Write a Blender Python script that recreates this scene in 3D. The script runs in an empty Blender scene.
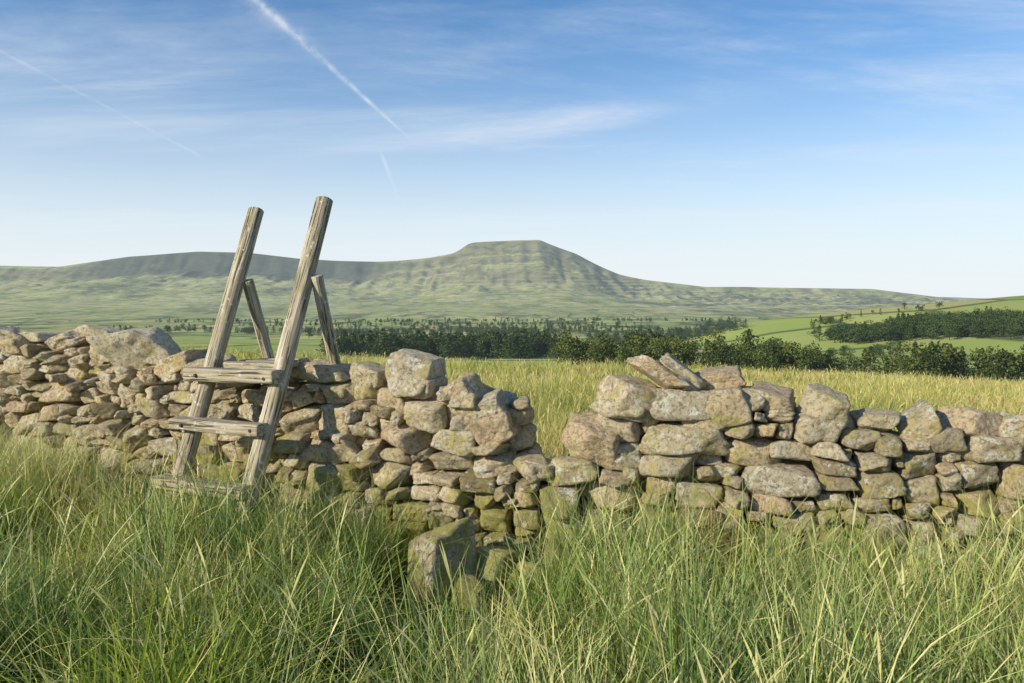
import bpy, bmesh, math, numpy as np
from mathutils import Vector, Matrix
rng = np.random.default_rng(7)
scene = bpy.context.scene
COL = scene.collection

# ------------------------------------------------------------------ helpers
def vnoise(x, y, seed=0):
    x = np.asarray(x, float); y = np.asarray(y, float)
    xi = np.floor(x); yi = np.floor(y); fx = x-xi; fy = y-yi
    fx = fx*fx*(3-2*fx); fy = fy*fy*(3-2*fy)
    def h(a, b):
        v = np.sin(a*127.1+b*311.7+seed*74.7)*43758.5453
        return v-np.floor(v)
    return (h(xi,yi)*(1-fx)+h(xi+1,yi)*fx)*(1-fy)+(h(xi,yi+1)*(1-fx)+h(xi+1,yi+1)*fx)*fy
def fbm(x, y, seed=0, o=4):
    s = 0; a = .5; t = 0
    for k in range(o):
        s = s+a*vnoise(x*2**k, y*2**k, seed+k); t += a; a *= .5
    return s/t
def sstep(a, b, x):
    t = np.clip((x-a)/(b-a), 0, 1); return t*t*(3-2*t)

def mesh_np(name, V, F, mat, attrs=None, colattr=None, smooth=True, parent=None):
    me = bpy.data.meshes.new(name)
    V = np.ascontiguousarray(V, np.float32); F = np.ascontiguousarray(F, np.int32)
    m, k = F.shape
    me.vertices.add(len(V)); me.vertices.foreach_set('co', V.ravel())
    me.loops.add(m*k); me.loops.foreach_set('vertex_index', F.ravel())
    me.polygons.add(m)
    me.polygons.foreach_set('loop_start', np.arange(0, m*k, k, dtype=np.int32))
    me.polygons.foreach_set('use_smooth', np.full(m, smooth, dtype=bool))
    me.update(calc_edges=True)
    for an, av in (attrs or {}).items():
        a = me.attributes.new(an, 'FLOAT', 'POINT'); a.data.foreach_set('value', np.ascontiguousarray(av, np.float32).ravel())
    if colattr is not None:
        a = me.attributes.new(colattr[0], 'FLOAT_COLOR', 'POINT')
        c = np.ones((len(V), 4), np.float32); c[:, :3] = colattr[1]
        a.data.foreach_set('color', c.ravel())
    me.materials.append(mat)
    ob = bpy.data.objects.new(name, me); COL.objects.link(ob)
    if parent: ob.parent = parent
    return ob

class NT:
    def __init__(s, tree): s.t = tree; s.n = tree.nodes; s.l = tree.links
    def new(s, ty, **kw):
        n = s.n.new(ty)
        for k, v in kw.items(): setattr(n, k, v)
        return n
    def set(s, sock, v):
        if isinstance(v, bpy.types.NodeSocket): s.l.new(v, sock)
        elif sock.type == 'RGBA' and len(v) == 3: sock.default_value = (v[0], v[1], v[2], 1)
        else: sock.default_value = v
    def math(s, op, a, b=0.0, c=0.0, clamp=False):
        n = s.new('ShaderNodeMath', operation=op, use_clamp=clamp)
        s.set(n.inputs[0], a); s.set(n.inputs[1], b); s.set(n.inputs[2], c); return n.outputs[0]
    def vmath(s, op, a, b=None):
        n = s.new('ShaderNodeVectorMath', operation=op)
        s.set(n.inputs[0], a)
        if b is not None: s.set(n.inputs[1], b)
        return n.outputs['Value'] if op in ('DOT_PRODUCT', 'LENGTH') else n.outputs[0]
    def mix(s, f, a, b, blend='MIX'):
        n = s.new('ShaderNodeMix', data_type='RGBA', blend_type=blend)
        s.set(n.inputs[0], f)
        def c4(v): return v if isinstance(v, bpy.types.NodeSocket) else (v[0], v[1], v[2], 1)
        s.set(n.inputs[6], c4(a)); s.set(n.inputs[7], c4(b)); return n.outputs[2]
    def noise(s, vec, scale, detail=4, rough=.55, dist=0.0):
        n = s.new('ShaderNodeTexNoise'); s.l.new(vec, n.inputs['Vector'])
        n.inputs['Scale'].default_value = scale; n.inputs['Detail'].default_value = detail
        n.inputs['Roughness'].default_value = rough; n.inputs['Distortion'].default_value = dist
        return n.outputs[0]
    def mapr(s, v, a, b, c=0.0, d=1.0, smooth=False):
        n = s.new('ShaderNodeMapRange')
        if smooth: n.interpolation_type = 'SMOOTHSTEP'
        s.set(n.inputs[0], v); n.inputs[1].default_value = a; n.inputs[2].default_value = b
        n.inputs[3].default_value = c; n.inputs[4].default_value = d; return n.outputs[0]
    def ramp(s, v, stops):
        n = s.new('ShaderNodeValToRGB'); s.l.new(v, n.inputs[0]); e = n.color_ramp.elements
        while len(e) < len(stops): e.new(.5)
        for i, (p, c) in enumerate(stops): e[i].position = p; e[i].color = (c[0], c[1], c[2], 1)
        return n.outputs[0]
    def mapping(s, vec, scale):
        return s.vmath('MULTIPLY', vec, scale)

def new_mat(name):
    m = bpy.data.materials.new(name); m.use_nodes = True
    t = NT(m.node_tree); t.n.clear()
    out = t.new('ShaderNodeOutputMaterial')
    return m, t, out
def principled(t, col, rough=.9, normal=None, spec=.2):
    b = t.new('ShaderNodeBsdfPrincipled'); t.set(b.inputs['Base Color'], col)
    t.set(b.inputs['Roughness'], rough); b.inputs['Specular IOR Level'].default_value = spec
    if normal is not None: t.l.new(normal, b.inputs['Normal'])
    return b.outputs[0]
def bump(t, h, strength, dist):
    b = t.new('ShaderNodeBump'); b.inputs['Strength'].default_value = strength
    b.inputs['Distance'].default_value = dist; t.l.new(h, b.inputs['Height']); return b.outputs[0]

SUN = Vector((-0.80, -0.52, 0.42)).normalized()

# ------------------------------------------------------------------ terrain height
_ys = np.array([-300, -60, 0, 3, 5.5, 8, 15, 30, 45, 60, 100, 180, 250, 500, 900, 1500, 2500, 3000, 40000], float)
_zs = np.array([3, .5, .1, 0, -.1, -.15, -.5, -1.25, -2.1, -4.3, -9.5, -17, -21, -35, -50, -64, -80, -82, -82], float)
_crp = np.array([-9000, -3860, -3400, -2880, -2350, -1980, -1600, -1300, -1000, -850, -620, -450, -385, -350, -300, 0, 215, 250, 370, 480, 590, 700, 815, 1000, 1250, 1450, 1700, 2200, 2700, 2950, 3200, 3600, 5000, 20000], float)
_crr = np.array([262, 266, 267, 257, 252, 253, 259, 261, 262, 261, 258, 254, 250, 246, 243, 241, 240.5, 243, 249, 254, 262, 269, 275, 280, 284, 287, 287, 288, 289, 293, 297, 301, 303, 303], float)
_crz = 1.7+(297-_crr)*7.54
def H(x, y):
    x = np.asarray(x, float); y = np.asarray(y, float)
    z = 0
    for k in (.86, .95, 1.0, 1.05, 1.16): z = z+np.interp(y*k, _ys, _zs)/5
    z = z-0.036*x*sstep(7, 40, y)*(1-sstep(150, 500, y))
    z = z+0.045*np.clip(-x-1.2, 0, 8)*(1-sstep(10, 30, y))
    z = z-0.10*np.exp(-((x+.5)/.9)**2-((y-4.7)/.8)**2)
    z = z+(fbm(x*.9, y*.9, 3)-.5)*.16*(1-sstep(15, 60, y))
    z = z+(fbm(x*.12, y*.12, 5)-.5)*.8*sstep(8, 30, y)
    rx = np.interp(x, [0, 180, 260, 350, 440, 580, 900, 1600], [-50, -45, -31, -19, -9, 3, 25, 45])
    w = np.exp(-((y-900)/np.where(y < 900, 330, 260))**2)*sstep(100, 260, x)
    z = z+(rx-z)*w
    z = z+(fbm(x/160, y/160, 9)-.5)*7*sstep(150, 500, y)*(1-.6*w)
    cr = 0
    for k in (-20, 0, 20): cr = cr+np.interp(x+k, _crp, _crz)/3
    t = np.clip((y-3000)/3000, 0, 1)
    lft = 1-sstep(-1400, -700, x)
    wob = .05*(fbm(x/260, 0*x, 91)-.5)+.03*(fbm(x/60, 0*x, 92)-.5)
    up = .45*sstep(.70+wob, .86+wob, t)+.20*sstep(.86+wob, .91+wob, t)+.35*sstep(.92+wob, .99, t)
    upl = sstep(.90+wob*.8, .975+wob*.4, t)
    fr = .46*t**1.15+.54*up
    fl = .74*t**1.5+.26*upl
    f = fr*(1-lft)+fl*lft
    f = np.where(y > 6000, np.exp(-((y-6000)/1600)**2), f)
    zf = -82+(cr+82)*f
    far = sstep(2950, 3200, y)
    n = (fbm(x/420, y/420, 21)-.5)
    n2 = np.abs(fbm(x/130, y/420, 31)-.5)
    zf = zf+n*34*sstep(3000, 4200, y)*(1-.85*sstep(5700, 6000, y))-n2*60*sstep(4300, 5200, y)*(1-sstep(5850, 6000, y))
    zf = zf+(fbm(x/70, y/70, 35)-.5)*14*sstep(3500, 4500, y)*(1-sstep(5850, 6000, y))
    # limestone terraces, broken up, strongest to the right of the summit
    st = 26.0
    q = (zf+(fbm(x/500, y/500, 77)-.5)*60)/st; qf = q-np.floor(q)
    dz = (sstep(.55, 1.0, qf)-qf)*st
    wt = sstep(3300, 3700, y)*(1-sstep(5700, 5950, y))*(.25+.75*sstep(300, 1000, x))*sstep(.30, .5, fbm(x/500, y/260, 88))*np.where(zf < 130, 1, 0.45)
    zf = zf+dz*wt
    z = z*(1-far)+zf*far
    z = z+170*np.exp(-((y-15000)/2500)**2)*fbm(x/2500, y/5000, 41)*sstep(9000, 12000, y)
    return z

# ------------------------------------------------------------------ materials
HAZE = (.60, .72, .86, 1)  # aerial haze, mixed into terrain and foliage materials as emission
def terrain_mat():
    m, t, out = new_mat('terrain_grassland')
    geo = t.new('ShaderNodeNewGeometry'); P = geo.outputs['Position']
    sep = t.new('ShaderNodeSeparateXYZ'); t.l.new(P, sep.inputs[0]); Y = sep.outputs[1]; X = sep.outputs[0]
    near = t.ramp(t.noise(P, 6, 4, .7), [(.3, (.04, .04, .015)), (.5, (.08, .11, .022)), (.7, (.15, .16, .05))])
    fld = t.ramp(t.noise(P, .5, 5, .7), [(.3, (.17, .22, .05)), (.48, (.34, .34, .09)), (.62, (.46, .41, .15))])
    c = t.mix(t.mapr(Y, 6, 12), near, fld)
    warp = t.mapping(P, (1, .8, 0))
    vor = t.new('ShaderNodeTexVoronoi'); t.l.new(warp, vor.inputs[0]); vor.inputs['Scale'].default_value = 1/170
    vor.inputs['Randomness'].default_value = .85
    sc = t.new('ShaderNodeSeparateColor'); t.l.new(vor.outputs['Color'], sc.inputs[0])
    past = t.ramp(sc.outputs[0], [(.0, (.25, .35, .07)), (.35, (.38, .45, .10)), (.6, (.54, .52, .19)), (.8, (.42, .38, .15)), (1, (.20, .28, .07))])
    vn = t.noise(P, .012, 5, .65)
    past = t.mix(t.mapr(vn, .38, .68, 0, .7), past, (.48, .45, .18))
    ve = t.new('ShaderNodeTexVoronoi', feature='DISTANCE_TO_EDGE'); t.l.new(warp, ve.inputs[0]); ve.inputs['Scale'].default_value = 1/170
    ve.inputs['Randomness'].default_value = .85
    hed = t.mapr(ve.outputs['Distance'], .012, .04, .85, 0)
    past = t.mix(hed, past, (.09, .12, .045))
    dk = t.mapr(t.noise(t.mapping(P, (1, .35, 1)), .006, 5, .7), .51, .56, 0, .85)
    past = t.mix(t.math('MULTIPLY', dk, t.mapr(Y, 1000, 1500)), past, (.055, .09, .035))
    c = t.mix(t.mapr(Y, 55, 110), c, past)
    mn = t.noise(t.mapping(P, (1, .45, 1)), .0026, 8, .7)
    moor = t.ramp(mn, [(.38, (.17, .18, .075)), (.46, (.34, .36, .13)), (.55, (.50, .48, .20)), (.64, (.28, .26, .12))])
    fine = t.noise(t.mapping(P, (.4, 1, 1)), .02, 6, .78)
    moor = t.mix(t.mapr(fine, .50, .60, 0, .65), moor, (.11, .13, .05))
    # long dark scar bands with pale limestone along the benches
    bn = t.noise(t.mapping(P, (.12, 1.0, 0)), .0075, 5, .6)
    side = t.math('MULTIPLY', t.mapr(X, 300, 900), t.mapr(Y, 5900, 5400))
    band = t.mapr(bn, .50, .54, 0, .85)
    moor = t.mix(t.math('MULTIPLY', band, side), moor, (.08, .10, .055))
    lim = t.mapr(t.noise(t.mapping(P, (.3, 1.0, 3)), .03, 6, .8), .57, .61, 0, .8)
    moor = t.mix(lim, moor, (.60, .58, .49))
    ns = t.new('ShaderNodeSeparateXYZ'); t.l.new(geo.outputs['Normal'], ns.inputs[0])
    steep = t.mapr(ns.outputs[2], .965, .87, 0, .85)
    moor = t.mix(steep, moor, t.mix(t.mapr(fine, .42, .55), (.08, .09, .05), (.23, .22, .125)))
    # shade painted into the colour along the upper slopes of the left-hand ridge
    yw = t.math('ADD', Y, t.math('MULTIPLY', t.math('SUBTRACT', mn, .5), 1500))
    ridge_shade = t.math('MULTIPLY', t.mapr(yw, 5480, 5640, 0, .8), t.mapr(X, -700, -1100))
    ridge_shade = t.math('MULTIPLY', ridge_shade, t.mapr(X, -3300, -2900))
    moor = t.mix(ridge_shade, moor, (.07, .085, .06))
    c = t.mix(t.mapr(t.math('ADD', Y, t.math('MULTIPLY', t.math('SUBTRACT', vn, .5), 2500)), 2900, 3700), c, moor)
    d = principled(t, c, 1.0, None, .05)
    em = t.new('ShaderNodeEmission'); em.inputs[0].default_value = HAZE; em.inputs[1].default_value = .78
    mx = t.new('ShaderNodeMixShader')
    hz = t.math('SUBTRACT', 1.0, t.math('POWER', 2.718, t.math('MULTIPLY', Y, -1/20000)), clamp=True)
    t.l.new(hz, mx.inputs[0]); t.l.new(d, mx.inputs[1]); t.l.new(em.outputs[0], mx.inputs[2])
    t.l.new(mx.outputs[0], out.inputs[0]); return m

def stone_mat():
    m, t, out = new_mat('weathered_gritstone')
    geo = t.new('ShaderNodeNewGeometry'); P0 = geo.outputs['Position']
    at = t.new('ShaderNodeAttribute', attribute_name='srand')
    sc = t.new('ShaderNodeVectorMath', operation='SCALE'); t.l.new(at.outputs['Vector'], sc.inputs[0]); sc.inputs['Scale'].default_value = 20
    P = t.vmath('ADD', P0, sc.outputs[0])
    s = t.new('ShaderNodeSeparateColor'); t.l.new(at.outputs['Color'], s.inputs[0])
    base = t.ramp(s.outputs[0], [(0, (.36, .29, .17)), (.12, (.56, .47, .30)), (.4, (.74, .63, .42)), (.62, (.76, .57, .36)), (.85, (.84, .74, .54)), (1, (.48, .41, .29))])
    n1 = t.noise(P, 5, 4, .65)
    base = t.mix(t.mapr(n1, .36, .54, .45, 0), base, (.38, .29, .17))
    n2 = t.noise(P, 34, 5, .75)
    base = t.mix(t.mapr(n2, .39, .51, .65, 0), base, (.19, .145, .09))
    lich = t.math('MULTIPLY', t.mapr(t.noise(P, 11, 4, .65), .53, .56), t.mapr(n2, .44, .52))
    base = t.mix(t.math('MULTIPLY', lich, t.mapr(s.outputs[1], .1, .8, .1, .9)), base, (.84, .81, .68))
    och = t.mapr(t.noise(P, 7, 4, .7), .53, .60, 0, .65)
    base = t.mix(t.math('MULTIPLY', och, t.mapr(s.outputs[2], .3, .9)), base, (.58, .49, .13))
    sp = t.new('ShaderNodeSeparateXYZ'); t.l.new(P0, sp.inputs[0])
    low = t.mapr(sp.outputs[2], .0, .85, .17, -.02)
    mo = t.mapr(t.math('ADD', t.noise(P0, 3.2, 6, .76), low), .585, .66, 0, .75)
    base = t.mix(t.math('MULTIPLY', mo, t.mapr(n2, .40, .52, .45, 1)), base, (.42, .41, .07))
    h = t.math('ADD', t.noise(P, 15, 7, .78), t.math('MULTIPLY', n2, .5))
    nm = bump(t, h, 1.0, .05)
    t.l.new(principled(t, base, .92, nm, .06), out.inputs[0]); return m

def wood_mat():
    m, t, out = new_mat('weathered_wood')
    tc = t.new('ShaderNodeTexCoord'); P = tc.outputs['Object']
    oi = t.new('ShaderNodeObjectInfo')
    P = t.vmath('ADD', P, oi.outputs['Location'])
    g = t.noise(t.mapping(P, (1, 1, .05)), 38, 5, .65, .3)
    c = t.ramp(g, [(.3, (.17, .135, .09)), (.45, (.36, .30, .215)), (.58, (.53, .465, .35)), (.72, (.70, .64, .52))])
    crk = t.mapr(t.noise(t.mapping(P, (1, 1, .035)), 75, 3, .5), .58, .64, 0, .9)
    c = t.mix(crk, c, (.06, .045, .03))
    gr = t.mapr(t.noise(P, 4.5, 4, .7), .50, .66, 0, .55)
    c = t.mix(gr, c, (.30, .29, .12))
    li = t.mapr(t.noise(P, 22, 4, .6), .60, .66, 0, .7)
    c = t.mix(li, c, (.62, .63, .52))
    h = t.math('SUBTRACT', g, crk)
    t.l.new(principled(t, c, .85, bump(t, h, .9, .014), .15), out.inputs[0]); return m

def grass_mat(name, stops, tipcol, tipamt, transl=.35, root=.7):
    m, t, out = new_mat(name)
    a = t.new('ShaderNodeAttribute', attribute_name='tint'); b = t.new('ShaderNodeAttribute', attribute_name='along')
    c = t.ramp(a.outputs['Fac'], stops)
    c = t.mix(t.mapr(b.outputs['Fac'], .55, 1.0, 0, tipamt), c, tipcol)
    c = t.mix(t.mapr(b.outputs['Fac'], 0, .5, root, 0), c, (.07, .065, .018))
    d = t.new('ShaderNodeBsdfPrincipled'); t.l.new(c, d.inputs['Base Color']); d.inputs['Roughness'].default_value = .42
    d.inputs['Specular IOR Level'].default_value = .28
    tr = t.new('ShaderNodeBsdfTranslucent'); t.l.new(c, tr.inputs[0])
    mx = t.new('ShaderNodeMixShader'); mx.inputs[0].default_value = transl
    t.l.new(d.outputs[0], mx.inputs[1]); t.l.new(tr.outputs[0], mx.inputs[2]); t.l.new(mx.outputs[0], out.inputs[0]); return m

def foliage_mat(name, c0, c1, haze):
    m, t, out = new_mat(name)
    a = t.new('ShaderNodeAttribute', attribute_name='tint')
    c = t.mix(a.outputs['Fac'], c0, c1)
    d = t.new('ShaderNodeBsdfDiffuse'); t.l.new(c, d.inputs[0])
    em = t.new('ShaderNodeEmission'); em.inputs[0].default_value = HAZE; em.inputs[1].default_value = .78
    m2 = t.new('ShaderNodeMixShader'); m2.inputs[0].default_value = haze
    t.l.new(d.outputs[0], m2.inputs[1]); t.l.new(em.outputs[0], m2.inputs[2]); t.l.new(m2.outputs[0], out.inputs[0]); return m

M_TER = terrain_mat(); M_ST = stone_mat(); M_WD = wood_mat()
M_IR, t, out = new_mat('rusty_iron'); t.l.new(principled(t, (.08, .05, .035), .7), out.inputs[0])

# ------------------------------------------------------------------ terrain sheet
rows = np.concatenate([np.linspace(-250, -40, 12)[:-1], np.linspace(-40, 1, 24)[:-1], np.linspace(1, 9, 70)[:-1], np.geomspace(9, 2500, 200)[:-1], np.linspace(2500, 6600, 260)[:-1], np.geomspace(6600, 34000, 50)])
nc = 620
u = np.linspace(-1, 1, nc)
RY = np.repeat(rows[:, None], nc, 1)
RX = u[None, :]*(30+0.95*np.abs(rows))[:, None]
RZ = H(RX, RY)
V = np.stack([RX, RY, RZ], -1).reshape(-1, 3)
idx = np.arange(len(rows)*nc).reshape(len(rows), nc)
F = np.stack([idx[:-1, :-1], idx[:-1, 1:], idx[1:, 1:], idx[1:, :-1]], -1).reshape(-1, 4)
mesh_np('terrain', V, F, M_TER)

# ------------------------------------------------------------------ dry stone wall
pX = np.array([-10, -6.4, -4.95, -4.03, -3.27, -2.73, -2.22, -1.66, -1.32, -.67, -.23, .2, .57, 1.01, 1.68, 2.38, 3.02, 3.84, 7.0])
pY = np.array([10.4, 8.4, 7.7, 7.35, 7.0, 6.75, 6.5, 6.25, 6.1, 5.8, 5.65, 5.56, 5.5, 5.45, 5.4, 5.32, 5.27, 5.2, 4.9])
tX = np.array([-10, -6.4, -4.95, -4.03, -3.6, -3.27, -2.73, -2.4, -2.22, -1.66, -1.32, -.67, -.23, -.10, .0, .195, .40, .56, .68, .82, 1.01, 1.38, 1.68, 2.07, 2.38, 2.72, 3.02, 3.38, 3.84, 7])
tZ = np.array([1.5, 1.44, 1.36, 1.36, 1.33, 1.33, 1.22, 1.13, 1.10, 1.14, 1.17, 1.20, 1.12, .92, .68, .60, .60, .66, .85, 1.10, 1.22, 1.17, 1.07, 1.02, .93, .87, .88, .86, .83, .8])
xs = np.linspace(-9.5, 6.5, 3201); ysm = np.interp(xs, pX, pY)
ker = np.ones(121)/121; ysm = np.convolve(np.pad(ysm, 60, mode='reflect', reflect_type='odd'), ker, 'valid')
arc = np.concatenate([[0], np.cumsum(np.hypot(np.diff(xs), np.diff(ysm)))])
def wall_y(x): return np.interp(x, xs, ysm)
ds = .01; S = np.arange(0, arc[-1], ds); SX = np.interp(S, arc, xs); SY = np.interp(S, arc, ysm)
TX = np.gradient(SX); TY = np.gradient(SY); L_ = np.hypot(TX, TY); TX /= L_; TY /= L_
base_h = H(SX, SY-.2)-.06
top_h = np.interp(SX, tX, tZ)

def ico(sub):
    bm = bmesh.new(); bmesh.ops.create_icosphere(bm, subdivisions=sub, radius=1)
    v = np.array([p.co[:] for p in bm.verts]); f = np.array([[q.index for q in p.verts] for p in bm.faces]); bm.free()
    v /= np.linalg.norm(v, axis=1)[:, None]; return v, f
ICO = {4: ico(4), 3: ico(3), 5: ico(5)}
sV, sF, sC = [], [], []; voff = [0]
def stone(c, dims, yaw, tilt, pitch, sub=4, ang=1.0, tone=None):
    d, f = ICO[sub]
    nrm, dist = [], []
    for ax in range(3):
        for sg in (-1, 1):
            n = rng.normal(0, .17*ang, 3); n[ax] = sg; n /= np.linalg.norm(n)
            nrm.append(n); dist.append(rng.uniform(.88, 1.02))
    for k in range(rng.integers(7, 13)):
        n = rng.normal(0, 1, 3); n /= np.linalg.norm(n)
        nrm.append(n); dist.append(np.abs(n).sum()*rng.uniform(.66, .90))
    nrm = np.array(nrm); dist = np.array(dist)
    p = 34
    a = np.maximum(d@nrm.T/dist, 0)
    r = (a**p).sum(1)**(-1/p)
    for k in range(16):
        fr = rng.normal(0, 1, 3); w_ = rng.uniform(4, 26); fr *= w_/np.linalg.norm(fr)
        r = r*(1+rng.uniform(.05, .17)/w_*np.sin(d@fr+rng.uniform(0, 6.28)))
    v = d*r[:, None]*np.array(dims)/2
    R = (Matrix.Rotation(yaw, 3, 'Z')@Matrix.Rotation(tilt, 3, 'Y')@Matrix.Rotation(pitch, 3, 'X'))
    v = v@np.array(R).T+np.array(c)
    sV.append(v); sF.append(f+voff[0]); voff[0] += len(v)
    col = rng.uniform(0, 1, 3) if tone is None else np.array(tone)
    sC.append(np.tile(col, (len(v), 1)))

def pack(side):
    h = base_h+rng.uniform(-.02, .02, len(S)).mean()
    n = len(S); lim = top_h-.17
    for it in range(4000):
        ok = h < lim
        if not ok.any(): break
        rel = np.where(ok, h-base_h+.10*vnoise(S*1.3, 0*S, 50+side), 1e9)
        i = int(np.argmin(rel)); h0 = h[i]
        L = i
        while L > 0 and abs(h[L-1]-h0) < .03 and i-L < 60: L -= 1
        R = i
        while R < n-1 and abs(h[R+1]-h0) < .03 and R-i < 60: R += 1
        vw = (R-L+1)*ds
        hl = h[L-1] if L > 0 else h0+.1; hr = h[R+1] if R < n-1 else h0+.1
        if vw < .07:
            nb = min([q for q in (hl, hr) if q > h0-.001] or [h0+.03]); h[L:R+1] = max(h0+.012, min(nb, h0+.2)); continue
        big = 1.15 if SX[i] > .4 else (1.0 if SX[i] > -1.6 else .84)
        w = float(np.clip(rng.lognormal(math.log(.24), .36), .11, .42))*big
        if vw < w*1.35: w = min(vw, .52); a = L; b = min(R, L+int(w/ds)-1)
        else:
            k = int(w/ds)
            if rng.random() < .5: a = L; b = L+k
            else: a = R-k; b = R
        w = (b-a+1)*ds
        hh = float(np.clip(w*rng.uniform(.38, .76), .075, .20)) if w > .12 else rng.uniform(.055, .11)
        if h0-base_h[i] < .25: hh *= 1.15
        seg = h[a:b+1]; bot = float(seg.mean()); ss = S[a:b+1]-S[a:b+1].mean()
        tl = float((seg*ss).sum()/max((ss*ss).sum(), 1e-6)); tl = float(np.clip(tl+rng.normal(0, .085), -.35, .35))
        m = (a+b)//2
        zr = bot+hh/2-base_h[m]
        dep = rng.uniform(.27, .36)
        off = (.33-.115*zr/1.25)-dep/2+rng.normal(0, .034)
        cx = SX[m]+(TY[m])*off*side; cy = SY[m]-(TX[m])*off*side
        yaw = math.atan2(TY[m], TX[m])+rng.normal(0, .17)
        stone((cx, cy, bot+hh/2), (w*1.02, dep, hh*1.04), yaw, -tl, rng.normal(0, .12), 4 if side > 0 else 3)
        h[a:b+1] = bot+hh+ss*tl*.8
    return h
hf = pack(1); hb = pack(-1)
cv = []
for i in range(0, len(S), 8):
    for o, zz in ((.05, -.1), (.05, None), (-.05, None), (-.05, -.1)):
        z = base_h[i]-.1 if zz is not None else min(hf[max(0, i-12):i+12].min(), hb[max(0, i-12):i+12].min())-.16
        cv.append((SX[i]+TY[i]*o, SY[i]-TX[i]*o, z))
cv = np.array(cv); k = len(cv)//4; cf = []
for i in range(k-1):
    for j in range(3):
        cf.append((i*4+j, i*4+j+1, (i+1)*4+j+1)); cf.append((i*4+j, (i+1)*4+j+1, (i+1)*4+j))
sV.append(cv); sF.append(np.array(cf)+voff[0]); voff[0] += len(cv); sC.append(np.tile([.02, .1, .1], (len(cv), 1)))

def at_x(x, off=0):
    i = int(np.clip(np.searchsorted(SX, x), 0, len(S)-1)); return i, SX[i]+TY[i]*off, SY[i]-TX[i]*off
special = [
 (-.67, 1.16, (.40, .36, .25), .12, .2, .04), (-3.22, 1.24, (.48, .40, .36), -.15, .3, .05), (-4.72, 1.26, (.46, .40, .25), .2, .3, .05),
 (-4.05, 1.29, (.42, .34, .16), -.25, .2, .0), (-3.62, 1.36, (.38, .3, .12), .25, 0, .02), (-2.75, 1.14, (.42, .34, .16), -.32, .2, .05),
 (-1.45, 1.12, (.50, .36, .15), .04, 0, .0), (-1.02, 1.10, (.28, .3, .18), .3, .2, .03), (-.33, 1.00, (.28, .3, .24), -.5, .3, .1), (-.18, .92, (.20, .32, .30), 1.2, .1, .08), (-.07, .78, (.18, .3, .24), 1.2, .1, .10),
 (.58, .74, (.38, .36, .27), .35, .2, .10), (.82, 1.00, (.34, .34, .28), .15, .5, .10), (1.00, 1.18, (.36, .34, .11), .5, .1, .07), (1.16, 1.17, (.36, .36, .11), .62, .2, .02),
 (1.36, .98, (.42, .34, .24), -.28, .2, .1), (1.42, 1.15, (.28, .3, .12), -.15, .3, -.05), (1.75, 1.01, (.32, .3, .15), .2, 0, .05), (2.10, .98, (.28, .3, .20), .3, .4, .05),
 (2.42, .88, (.26, .26, .13), -.1, .4, .05), (2.70, .84, (.24, .28, .22), -.45, .3, .06), (3.02, .85, (.28, .28, .23), .4, .3, .06), (3.27, .81, (.20, .24, .20), .6, .1, .05), (3.62, .80, (.34, .3, .2), -.2, .1, .05),
 (.25, .50, (.28, .34, .14), .2, .4, .06),
]
occ = np.zeros(len(S), bool)
for (x, z, dm, tl, yw, off) in special:
    i, cx, cy = at_x(x, off); stone((cx, cy, z), dm, math.atan2(TY[i], TX[i])+yw*rng.choice([-1, 1]), tl, rng.normal(0, .12), 5, 1.1, (rng.uniform(.3, .9), rng.random(), rng.random()*.8))
    occ[(np.abs(SX-x) < dm[0]*.42)] = True
i = 5
while i < len(S)-40:
    w = rng.uniform(.14, .36); k = int(w/ds)
    if occ[i:i+k].mean() > .35: i += 6; continue
    m = i+k//2; hh = rng.uniform(.07, .16)
    zb = (hf[i:i+k].mean()+hb[i:i+k].mean())/2
    if zb > top_h[m]-.03: i += k; continue
    off = rng.uniform(-.06, .12)
    sl = np.clip((hf[min(i+k, len(S)-1)]-hf[i])/w, -.35, .35)
    stone((SX[m]+TY[m]*off, SY[m]-TX[m]*off, zb+hh*.40), (w*1.08, rng.uniform(.26, .40), hh), math.atan2(TY[m], TX[m])+rng.normal(0, .3), -sl+rng.normal(0, .22), rng.normal(0, .15), 4, 1.1)
    i += int(k*.95)
for (x, y, dm) in [(-.48, 4.92, (.42, .34, .46)), (-.12, 5.02, (.28, .24, .28)), (-.26, 4.72, (.22, .2, .16)), (.35, 5.05, (.30, .26, .2)), (.1, 4.95, (.22, .2, .16)), (1.6, 4.93, (.34, .26, .2)), (2.5, 4.9, (.3, .22, .16)), (-.95, 5.35, (.26, .2, .16)), (2.0, 6.0, (.3, .3, .2)), (.3, 6.15, (.36, .3, .2)), (-.1, 6.3, (.3, .3, .2)), (.6, 4.8, (.2, .16, .12))]:
    stone((x, y, float(H(x, y))+dm[2]*.36), dm, rng.uniform(0, 3), rng.normal(0, .2), rng.normal(0, .2), 5, 1.2)
wall = mesh_np('dry_stone_wall', np.concatenate(sV), np.concatenate(sF), M_ST, colattr=('srand', np.concatenate(sC)))

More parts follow.
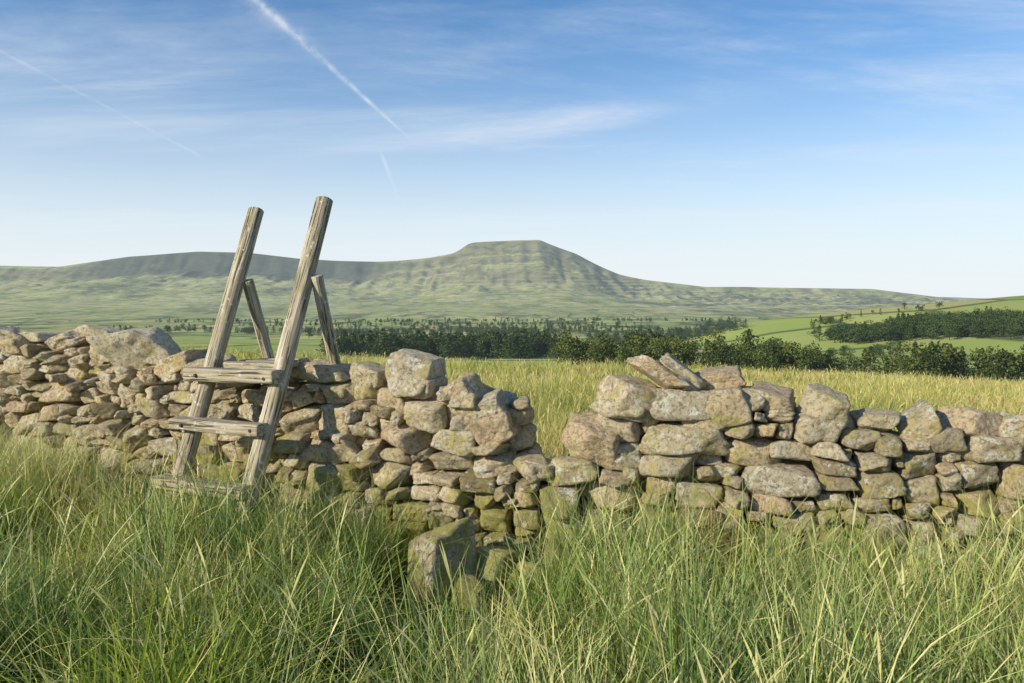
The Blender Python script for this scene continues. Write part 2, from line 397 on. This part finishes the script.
# ------------------------------------------------------------------ ladder stile
stile = bpy.data.objects.new('ladder_stile', None); COL.objects.link(stile)
def beam(name, a, b, prof, seed, taper=1.0, wob=.004, ref=Vector((0, 0, 1)), nseg=28, bend=0.0):
    r = np.random.default_rng(seed); a = Vector(a); b = Vector(b); L = (b-a).length
    z = (b-a).normalized(); x = ref.cross(z); x = x.normalized() if x.length > 1e-3 else Vector((1, 0, 0)); y = z.cross(x)
    R = Matrix((x, y, z)).transposed().to_4x4()
    prof = np.array(prof); n = len(prof); V = []; ph = r.uniform(0, 6, 8)
    ts = np.concatenate([[0, .006/L*1], np.linspace(.02, .98, nseg), [1-.006/L, 1]])
    for i, t in enumerate(ts):
        s = 1-(1-taper)*t
        if i == 0 or i == len(ts)-1: s *= .90
        ang = np.arctan2(prof[:, 1], prof[:, 0])
        k = 1+wob*12*(.5*np.sin(ang*2+t*5+ph[0])+.35*np.sin(ang*5+t*9*L+ph[1])+.3*np.sin(ang*9+t*3+ph[2]))
        cx = bend*math.sin(math.pi*t)+wob*1.2*math.sin(t*7+ph[3]); cy = wob*1.2*math.sin(t*6+ph[4])
        p = prof*s*k[:, None]; V += [(q[0]+cx, q[1]+cy, t*L+(r.normal(0, .0015) if 0 < i < len(ts)-1 else 0)) for q in p]
    F = []
    m = len(ts)
    for i in range(m-1):
        for j in range(n): F.append((i*n+j, i*n+(j+1) % n, (i+1)*n+(j+1) % n, (i+1)*n+j))
    me = bpy.data.meshes.new(name); me.from_pydata(V, [], F+[tuple(range(n))[::-1], tuple(range((m-1)*n, m*n))])
    me.polygons.foreach_set('use_smooth', [True]*len(F)+[False, False]); me.materials.append(M_WD); me.update()
    ob = bpy.data.objects.new(name, me); ob.matrix_world = Matrix.Translation(a)@R; COL.objects.link(ob); ob.parent = stile
    return ob
def roundp(rx, ry, e=2.6, n=28):
    o = []
    for k in range(n):
        a = 2*math.pi*k/n; c, s = math.cos(a), math.sin(a)
        o.append((rx*math.copysign(abs(c)**(2/e), c), ry*math.copysign(abs(s)**(2/e), s)))
    return o
UD = Vector((.9, -.43, 0)).normalized(); ND = Vector((-.43, -.9, 0)).normalized()
def pole(A, B, z):
    t = (z-A.z)/(B.z-A.z); return A.lerp(B, t)
LA, LB = Vector((-2.45, 5.63, .12)), Vector((-2.050, 6.45, 2.40))
RA, RB = Vector((-1.885, 5.37, .06)), Vector((-1.452, 6.24, 2.46))
LA0 = pole(LA, LB, -.15); RA0 = pole(RA, RB, -.25)
beam('front_pole_left', LA0, LB, roundp(.064, .056), 1, .94, ref=ND, bend=.012)
beam('front_pole_right', RA0, RB, roundp(.070, .058), 2, .92, ref=ND, bend=-.014)
ls = pole(LA, LB, 1.83)+UD*.06-ND*.045; le = ls-ND*.72+Vector((0, 0, -1.95))-UD*.02
rs = pole(RA, RB, 1.86)+UD*.104-ND*.01; re = rs-ND*.58+Vector((0, 0, -1.95))+UD*.0
beam('rear_pole_left', le, ls, roundp(.044, .044), 3, .95, ref=ND)
beam('rear_pole_right', re, rs, roundp(.046, .044), 4, .95, ref=ND)
for i, (z, xl, xr) in enumerate(((.37, .13, .06), (.77, .13, .06), (1.12, .13, .07))):
    l = pole(LA, LB, z)+ND*.075-UD*xl; r_ = pole(RA, RB, z)+ND*.075+UD*xr
    beam('step_%d' % (i+1), l, r_+Vector((0, 0, .01*(i-1))), roundp(.045 if i < 2 else .05, .075, 6), 10+i, .97, .002, ref=ND)
for k in range(3):
    c = (pole(LA, LB, 1.15)+pole(RA, RB, 1.15))/2-ND*(.09+.15*k)
    beam('platform_board_%d' % (k+1), c-UD*(.25-.02*k)+Vector((0, 0, .035)), c+UD*(.27-.02*k)+Vector((0, 0, .035+.01*k)), roundp(.028, .066, 6), 20+k, .98, .002, ref=ND)
for k, z in enumerate((.35, .75)):
    ta = (1.85-z)/1.95
    a = ls.lerp(le, ta)-ND*.07-UD*.1; b = rs.lerp(re, ta)-ND*.07+UD*.1
    beam('rear_step_%d' % (k+1), a, b, roundp(.045, .07, 6), 30+k, .97, .002, ref=ND)
def bolt(name, p, d):
    bm = bmesh.new(); bmesh.ops.create_cone(bm, cap_ends=True, segments=12, radius1=.016, radius2=.011, depth=.012)
    me = bpy.data.meshes.new(name); bm.to_mesh(me); bm.free()
    me.materials.append(M_IR); o = bpy.data.objects.new(name, me); o.matrix_world = Matrix.Translation(p)@Vector(d).to_track_quat('Z', 'Y').to_matrix().to_4x4(); COL.objects.link(o); o.parent = stile
for i, z in enumerate((.37, .77, 1.12)):
    for A, B, n in ((LA, LB, 'left'), (RA, RB, 'right')):
        bolt('bolt_%s_%d' % (n, i), pole(A, B, z)+ND*.152, ND)

# ------------------------------------------------------------------ grass
def blades(name, x, y, hgt, wid, lean, curl, tint, segs, mat, head=False):
    n = len(x); z = H(x, y)-.02
    az = rng.uniform(0, 2*np.pi, n); fa = rng.uniform(0, 2*np.pi, n)
    dx, dy = np.cos(az), np.sin(az); wx, wy = np.cos(fa), np.sin(fa)
    T = np.linspace(0, 1, segs+1)
    if head: T = np.concatenate([np.linspace(0, .78, segs-2), [.84, .92, 1.0]])
    V = np.empty((n, segs+1, 2, 3), np.float32)
    for k, t in enumerate(T):
        hor = hgt*(lean*t+curl*t**2.5); up = hgt*(t-.45*np.minimum(curl, 1.2)*t**3)
        ww = wid*(1-t)**.6*.5+wid*.06
        if head: ww = wid*(.25 if t < .8 else (.8 if t < .9 else (.65 if t < .99 else .08)))
        for s, sg in ((0, -1), (1, 1)):
            V[:, k, s, 0] = x+dx*hor+wx*ww*sg; V[:, k, s, 1] = y+dy*hor+wy*ww*sg; V[:, k, s, 2] = z+up
    b = (np.arange(n)*(segs+1)*2)[:, None]; kk = np.arange(segs)[None, :]*2
    q = b+kk; F = np.stack([q, q+1, q+3, q+2], -1).reshape(-1, 4)
    tt = np.repeat(tint, (segs+1)*2); al = np.tile(np.repeat(T, 2), n)
    return mesh_np(name, V.reshape(-1, 3), F, mat, {'tint': tt, 'along': al})

ST_MEAD = [(0, (.05, .11, .015)), (.22, (.16, .27, .028)), (.45, (.34, .46, .045)), (.65, (.58, .60, .075)), (.82, (.70, .60, .19)), (1, (.52, .32, .11))]
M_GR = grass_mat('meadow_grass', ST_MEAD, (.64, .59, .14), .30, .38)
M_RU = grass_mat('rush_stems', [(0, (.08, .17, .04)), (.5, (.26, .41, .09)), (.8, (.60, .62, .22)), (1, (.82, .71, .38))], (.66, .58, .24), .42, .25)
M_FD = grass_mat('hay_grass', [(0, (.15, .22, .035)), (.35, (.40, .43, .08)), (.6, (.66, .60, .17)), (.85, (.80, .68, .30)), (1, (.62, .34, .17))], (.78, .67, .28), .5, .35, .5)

n = 84000
y = 1.7+(8.9-1.7)*rng.random(n)**.95; x = rng.uniform(-1, 1, n)*(.72*y+.7)
k = (y < wall_y(x)-.30); x, y = x[k], y[k]
nz = fbm(x*1.1, y*1.1, 60); cl = fbm(x*2.6, y*2.6, 61); c3 = fbm(x*1.6, y*1.6, 64)
dens = rng.random(len(x)) < np.clip(.22+2.2*(cl-.32), .07, 1)
x, y, nz, cl, c3 = x[dens], y[dens], nz[dens], cl[dens], c3[dens]
h = (.06+.80*np.clip(cl-.27, 0, 1)+.20*nz)*rng.uniform(.5, 1.25, len(x))
lawn = np.exp(-((x+3.1)/.75)**2-((y-4.65)/.55)**2)
hollow = np.exp(-(((x+.40)/.46)**2+((y-4.45)/.60)**2)**1.5)
h *= (1-.75*lawn)*(1-.82*hollow)
tint = np.clip(.40+1.8*(c3-.5)+rng.normal(0, .16, len(x))+.2*lawn-.3*hollow+.06*np.clip(x, -1, 2), 0, .88)
gold = (np.exp(-((x+3.45)/.38)**2-((y-6.0)/.35)**2)+.9*np.exp(-((x+4.6)/.6)**2-((y-6.4)/.5)**2)+np.exp(-((x+1.05)/.35)**2-((y-3.0)/.35)**2)*.7+np.exp(-((x-1.0)/.3)**2-((y-3.6)/.3)**2)*.5+np.exp(-((x+1.25)/.22)**2-((y-2.6)/.25)**2)*.9)
tint = np.clip(tint+.45*gold*rng.uniform(.3, 1.2, len(x)), 0, 1)
h *= (1+.7*gold)
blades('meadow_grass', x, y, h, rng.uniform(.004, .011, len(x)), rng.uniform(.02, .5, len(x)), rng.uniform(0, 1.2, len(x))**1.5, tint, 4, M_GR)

cx = []; cy = []; hh = []; tn = []; ln = []
def clump(xx, yy, m, r, H0, tm):
    cx.append(rng.normal(xx, r, m)); cy.append(rng.normal(yy, r, m)); hh.append(H0*rng.uniform(.5, 1.1, m)); tn.append(np.clip(rng.normal(tm, .2, m), 0, 1)); ln.append(np.abs(rng.normal(0, .20, m)))
for c in range(230):
    yy = rng.uniform(1.9, 6.6); xx = rng.uniform(-1, 1)*(.70*yy+.5)
    if yy > wall_y(xx)-.42 or (abs(xx+.40) < .5 and 3.9 < yy < 5.2) or (abs(xx+3.1) < .7 and abs(yy-4.65) < .5): continue
    H0 = rng.uniform(.42, .95)
    if yy > wall_y(xx)-1.0: H0 *= .88
    if xx < -2.6 and yy > 5.2: H0 *= .65
    clump(xx, yy, rng.integers(30, 120), rng.uniform(.04, .12), H0, rng.choice([.12, .3, .5, .8]))
for (xx, yy) in ((-2.55, 5.45), (-2.2, 5.3), (-1.75, 5.1), (-2.0, 4.95), (-1.5, 5.2), (-2.75, 5.6), (-1.45, 5.5), (-1.3, 5.3), (-2.35, 5.1)):
    clump(xx, yy, 60, .09, rng.uniform(.45, .68), rng.choice([.2, .5, .8]))
for c in range(28):
    clump(rng.normal(-3.5, .24), rng.normal(6.0, .14), 60, .09, rng.uniform(.6, .9), .8)
for c in range(20):
    clump(rng.normal(-4.5, .4), rng.normal(6.45, .12), 50, .09, rng.uniform(.55, .8), .7)
x = np.concatenate(cx); y = np.concatenate(cy); h = np.concatenate(hh); tn = np.concatenate(tn); ln = np.concatenate(ln)
k = (y < wall_y(x)-.33) & (y > 1.6); x, y, h, tn, ln = x[k], y[k], h[k], tn[k], ln[k]
blades('rush_clumps', x, y, h, rng.uniform(.004, .0085, len(x)), ln, rng.uniform(0, .45, len(x)), tn, 4, M_RU)
n = 1000; yy = rng.uniform(1.9, 5.2, n); xx = rng.uniform(-1, 1, n)*(.7*yy+.4); k = (yy < wall_y(xx)-.4) & ~((np.abs(xx+.4) < .45) & (yy > 3.9))
xx, yy = xx[k], yy[k]
blades('dead_grass_stalks', xx, yy, rng.uniform(.35, .8, len(xx)), rng.uniform(.003, .007, len(xx)), rng.uniform(.1, .8, len(xx)), rng.uniform(.2, 1.2, len(xx)), rng.uniform(.85, 1, len(xx)), 7, M_RU)
n = 4200; yy = rng.uniform(2.0, 6.6, n); xx = rng.uniform(-1, 1, n)*(.7*yy+.4); k = (yy < wall_y(xx)-.4) & (fbm(xx*1.7, yy*1.7, 66) > .46) & ~((np.abs(xx+.4) < .45) & (yy > 3.9))
xx, yy = xx[k], yy[k]
blades('grass_seed_heads', xx, yy, rng.uniform(.35, .78, len(xx)), rng.uniform(.003, .007, len(xx)), rng.uniform(.02, .35, len(xx)), rng.uniform(0, .5, len(xx)), rng.uniform(.65, 1, len(xx)), 6, M_RU, True)

n = 175000
y = np.exp(rng.uniform(math.log(5.3), math.log(62), n)); x = rng.uniform(-1, 1, n)*(.74*y+1.5)
k = y > wall_y(x)+.32; x, y = x[k], y[k]
nz = fbm(x*.30, y*.22, 70); cl = fbm(x*1.0, y*.8, 71)
h = (.14+.80*np.clip(cl-.3, 0, 1)+.25*nz)*rng.uniform(.6, 1.2, len(x))
red = np.exp(-((x-21)/6)**2-((y-38)/9)**2)+.6*np.exp(-((x-11)/2)**2-((y-33)/4)**2)
tint = np.clip(.50+1.1*(nz-.5)-1.1*(cl-.5)+rng.normal(0, .13, len(x))+.8*red*rng.random(len(x)), 0, 1)
blades('hay_field_grass', x, y, h, np.clip(.004+.0006*y, .004, .04)*rng.uniform(.7, 1.3, len(x)), rng.uniform(.02, .3, len(x)), rng.uniform(0, .8, len(x)), tint, 3, M_FD)
n = 9000
y = np.exp(rng.uniform(math.log(5.6), math.log(40), n)); x = rng.uniform(-1, 1, n)*(.74*y+1.5); k = y > wall_y(x)+.35; x, y = x[k], y[k]
blades('hay_field_seed_heads', x, y, rng.uniform(.35, .70, len(x)), np.clip(.003+.0004*y, .003, .02), rng.uniform(.02, .25, len(x)), rng.uniform(0, .4, len(x)), rng.uniform(.6, .95, len(x)), 6, M_FD, True)

# ------------------------------------------------------------------ trees
def tree_tpl(kind, seed, nf=300):
    r = np.random.default_rng(seed); V = []; F = []; T = []
    def tube(a, b, r0, r1, n=5):
        a = np.array(a); b = np.array(b); o = len(V)
        for p, rr in ((a, r0), (b, r1)):
            for k in range(n):
                an = 2*math.pi*k/n; V.append((p[0]+rr*math.cos(an), p[1]+rr*math.sin(an), p[2])); T.append(0.0)
        for k in range(n): F.append((o+k, o+(k+1) % n, o+n+(k+1) % n, o+n+k))
    tube((0, 0, -.05), (0, 0, .75), .022, .008)
    if kind == 'con':
        for k in range(nf):
            z = r.uniform(.10, 1)**.9; R = .22*(1-z)**.8*(1+.25*math.sin(z*38))+.015
            an = r.uniform(0, 6.283); rr = R*r.uniform(.5, 1.1); s = r.uniform(.022, .05)
            p = np.array([rr*math.cos(an), rr*math.sin(an), z-rr*.3]); a = r.normal(0, 1, 3); a /= np.linalg.norm(a); b = r.normal(0, 1, 3); b -= a*a.dot(b); b /= np.linalg.norm(b)
            o = len(V); V.extend([p-a*s, p-b*s*.5, p+a*s, p+b*s*.6]); F.append((o, o+1, o+2, o+3)); tv = r.uniform(0, .8); T.extend([tv]*4)
    else:
        lobes = []
        for k in range(r.integers(9, 13)):
            an = r.uniform(0, 6.28); d = r.uniform(.05, .27); z = r.uniform(.22, .84)
            d *= (1.15-abs(z-.45)*1.3); c = np.array([d*math.cos(an), d*math.sin(an), z]); lobes.append((c, r.uniform(.11, .20))); tube((0, 0, z*.5), c, .011, .003, 4)
        for k in range(nf):
            c, R = lobes[r.integers(len(lobes))]; d = r.normal(0, 1, 3); d /= np.linalg.norm(d); p = c+d*R*r.uniform(.55, 1.08)*np.array([1, 1, .8]); s = r.uniform(.014, .034)
            a = r.normal(0, 1, 3); a /= np.linalg.norm(a); b = r.normal(0, 1, 3); b -= a*a.dot(b); b /= np.linalg.norm(b)
            o = len(V); V.extend([p-a*s, p-b*s*.7, p+a*s, p+b*s*.8]); F.append((o, o+1, o+2, o+3)); tv = np.clip(r.normal(.45, .25), 0, 1); T.extend([tv]*4)
    return np.array(V), np.array(F), np.array(T)
TPL = {'con': [tree_tpl('con', i) for i in range(8)], 'dec': [tree_tpl('dec', 50+i, 650) for i in range(9)]}
def wood(name, pts, kindp, hr, mat, widen=1.0):
    Vs, Fs, Ts = [], [], []; o = 0
    for (px, py) in pts:
        kd = 'con' if rng.random() < kindp else 'dec'
        v, f, tt = TPL[kd][rng.integers(len(TPL[kd]))]
        hgt = rng.uniform(*hr)*rng.uniform(.85, 1.1); an = rng.uniform(0, 6.28); ca, sa = math.cos(an), math.sin(an)
        w = hgt*widen*rng.uniform(.85, 1.25)
        q = np.stack([(v[:, 0]*ca-v[:, 1]*sa)*w+px, (v[:, 0]*sa+v[:, 1]*ca)*w+py, v[:, 2]*hgt+float(H(px, py))], -1)
        Vs.append(q); Fs.append(f+o); Ts.append(np.clip(tt+rng.normal(0, .2), 0, 1)); o += len(v)
    return mesh_np(name, np.concatenate(Vs), np.concatenate(Fs), mat, {'tint': np.concatenate(Ts)}, smooth=False)
def line_pts(x0, y0, x1, y1, n, sx, sy):
    t = rng.random(n); return np.stack([x0+(x1-x0)*t+rng.normal(0, sx, n), y0+(y1-y0)*t+rng.normal(0, sy, n)], -1)
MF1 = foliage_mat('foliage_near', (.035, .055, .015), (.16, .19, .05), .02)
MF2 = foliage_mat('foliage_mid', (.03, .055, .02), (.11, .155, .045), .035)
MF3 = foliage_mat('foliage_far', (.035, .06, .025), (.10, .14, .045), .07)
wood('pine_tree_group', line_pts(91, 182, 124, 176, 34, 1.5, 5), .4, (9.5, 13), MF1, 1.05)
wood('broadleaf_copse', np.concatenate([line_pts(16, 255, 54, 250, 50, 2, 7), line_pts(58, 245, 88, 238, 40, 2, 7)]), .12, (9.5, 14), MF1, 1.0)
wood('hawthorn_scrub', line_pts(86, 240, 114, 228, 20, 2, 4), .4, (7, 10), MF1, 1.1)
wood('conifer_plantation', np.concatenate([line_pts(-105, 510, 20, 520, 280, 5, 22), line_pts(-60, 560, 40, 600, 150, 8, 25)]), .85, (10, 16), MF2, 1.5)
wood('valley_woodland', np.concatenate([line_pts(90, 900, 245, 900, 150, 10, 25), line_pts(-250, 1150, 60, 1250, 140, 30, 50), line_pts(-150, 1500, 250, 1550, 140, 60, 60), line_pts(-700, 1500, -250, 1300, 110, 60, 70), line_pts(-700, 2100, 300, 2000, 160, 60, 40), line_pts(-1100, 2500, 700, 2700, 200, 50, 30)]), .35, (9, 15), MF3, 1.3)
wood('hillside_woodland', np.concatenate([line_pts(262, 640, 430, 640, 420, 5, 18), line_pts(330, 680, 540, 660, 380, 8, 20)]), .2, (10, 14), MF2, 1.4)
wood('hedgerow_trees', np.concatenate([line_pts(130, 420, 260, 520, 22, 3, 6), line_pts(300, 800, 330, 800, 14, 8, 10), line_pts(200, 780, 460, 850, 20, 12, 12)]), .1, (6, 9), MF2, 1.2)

# ------------------------------------------------------------------ world
w = bpy.data.worlds.new('World'); scene.world = w; w.use_nodes = True; t = NT(w.node_tree); t.n.clear()
out = t.new('ShaderNodeOutputWorld'); bg = t.new('ShaderNodeBackground'); t.l.new(bg.outputs[0], out.inputs[0])
sky = t.new('ShaderNodeTexSky', sky_type='NISHITA'); sky.sun_disc = False
sky.sun_elevation = math.asin(SUN.z); sky.sun_rotation = math.atan2(SUN.x, SUN.y) % (2*math.pi)
sky.altitude = 300; sky.air_density = 1.0; sky.dust_density = .4; sky.ozone_density = 2.0
tc = t.new('ShaderNodeTexCoord'); D = t.vmath('NORMALIZE', tc.outputs['Generated'])
sp = t.new('ShaderNodeSeparateXYZ'); t.l.new(D, sp.inputs[0]); Zc = t.math('MAXIMUM', sp.outputs[2], 0.0)
dv = t.math('ADD', Zc, .10)
cmb = t.new('ShaderNodeCombineXYZ'); t.l.new(t.math('DIVIDE', sp.outputs[0], dv), cmb.inputs[0]); t.l.new(t.math('DIVIDE', sp.outputs[1], dv), cmb.inputs[1])
mp = t.new('ShaderNodeMapping'); t.l.new(cmb.outputs[0], mp.inputs[0]); mp.inputs['Rotation'].default_value = (0, 0, math.radians(-38)); mp.inputs['Scale'].default_value = (.28, 1.0, 1)
c1 = t.noise(mp.outputs[0], 1.1, 8, .66, .5)
cl = t.mapr(c1, .44, .73, 0, .66, True)
big = t.mapr(t.noise(cmb.outputs[0], .45, 2, .5), .35, .65, .25, 1)
cl = t.math('MULTIPLY', cl, big)
zz = t.math('DIVIDE', Zc, .185)
haze = t.math('POWER', 2.718, t.math('MULTIPLY', t.math('MULTIPLY', zz, zz), -1.0)); haze = t.math('MULTIPLY', haze, .95)
fuz = t.noise(D, 34, 4, .65)
def contrail(A, B, w0, w1, amt, fz=None):
    a = Vector(A).normalized(); b = Vector(B).normalized(); n = a.cross(b).normalized(); tt = n.cross(a).normalized(); L = a.angle(b)
    dist = t.math('ABSOLUTE', t.vmath('DOT_PRODUCT', D, tuple(n)))
    al = t.math('DIVIDE', t.math('ARCTAN2', t.vmath('DOT_PRODUCT', D, tuple(tt)), t.vmath('DOT_PRODUCT', D, tuple(a))), L)
    wd = t.mapr(al, 0, 1, w0, w1)
    r = t.math('DIVIDE', dist, wd)
    g = t.math('POWER', 2.718, t.math('MULTIPLY', t.math('MULTIPLY', r, r), -1.0))
    en = t.math('MULTIPLY', t.mapr(al, -.25, .1, 0, 1, True), t.mapr(al, .7, 1.05, 1, 0, True))
    nn = t.mapr(fz if fz is not None else fuz, .38, .62, .15, 1)
    return t.math('MULTIPLY', t.math('MULTIPLY', g, en), t.math('MULTIPLY', nn, amt))
def dr(x, z): return (x, 1.0, z)
ct = [contrail(dr(-.345, .392), dr(-.120, .190), .0050, .0013, .60), contrail(dr(-.66, .318), dr(-.355, .158), .0016, .0011, .26),
      contrail(dr(-.160, .172), dr(-.140, .118), .0022, .0016, .32), contrail(dr(-.33, .365), dr(-.225, .295), .014, .006, .2),
      contrail(dr(-.30, .165), dr(.40, .268), .011, .017, .36, c1)]
base = t.mix(1.0, sky.outputs[0], (.46, .82, 1.08), 'MULTIPLY')
wh = t.mix(haze, base, (6.25, 6.6, 6.8))
wh = t.mix(cl, wh, (6.1, 6.45, 6.8))
for q in ct: wh = t.mix(q, wh, (6.4, 6.6, 6.9))
t.l.new(wh, bg.inputs[0]); bg.inputs[1].default_value = .138

sun = bpy.data.lights.new('sun', 'SUN'); sun.energy = 5.0; sun.angle = math.radians(.5); sun.color = (1, .90, .70)
so = bpy.data.objects.new('sun', sun); so.rotation_euler = SUN.to_track_quat('Z', 'Y').to_euler(); so.location = (-10, -8, 12); COL.objects.link(so)

cam = bpy.data.cameras.new('camera'); cam.sensor_width = 36; cam.lens = 28; cam.clip_end = 80000; cam.clip_start = .05
co = bpy.data.objects.new('camera', cam); co.location = (0, 0, 1.7); co.rotation_euler = (math.radians(90-3.2), 0, 0); COL.objects.link(co); scene.camera = co
scene.view_settings.view_transform = 'Standard'; scene.view_settings.look = 'None'; scene.view_settings.exposure = 0
print('stones', len(sV))
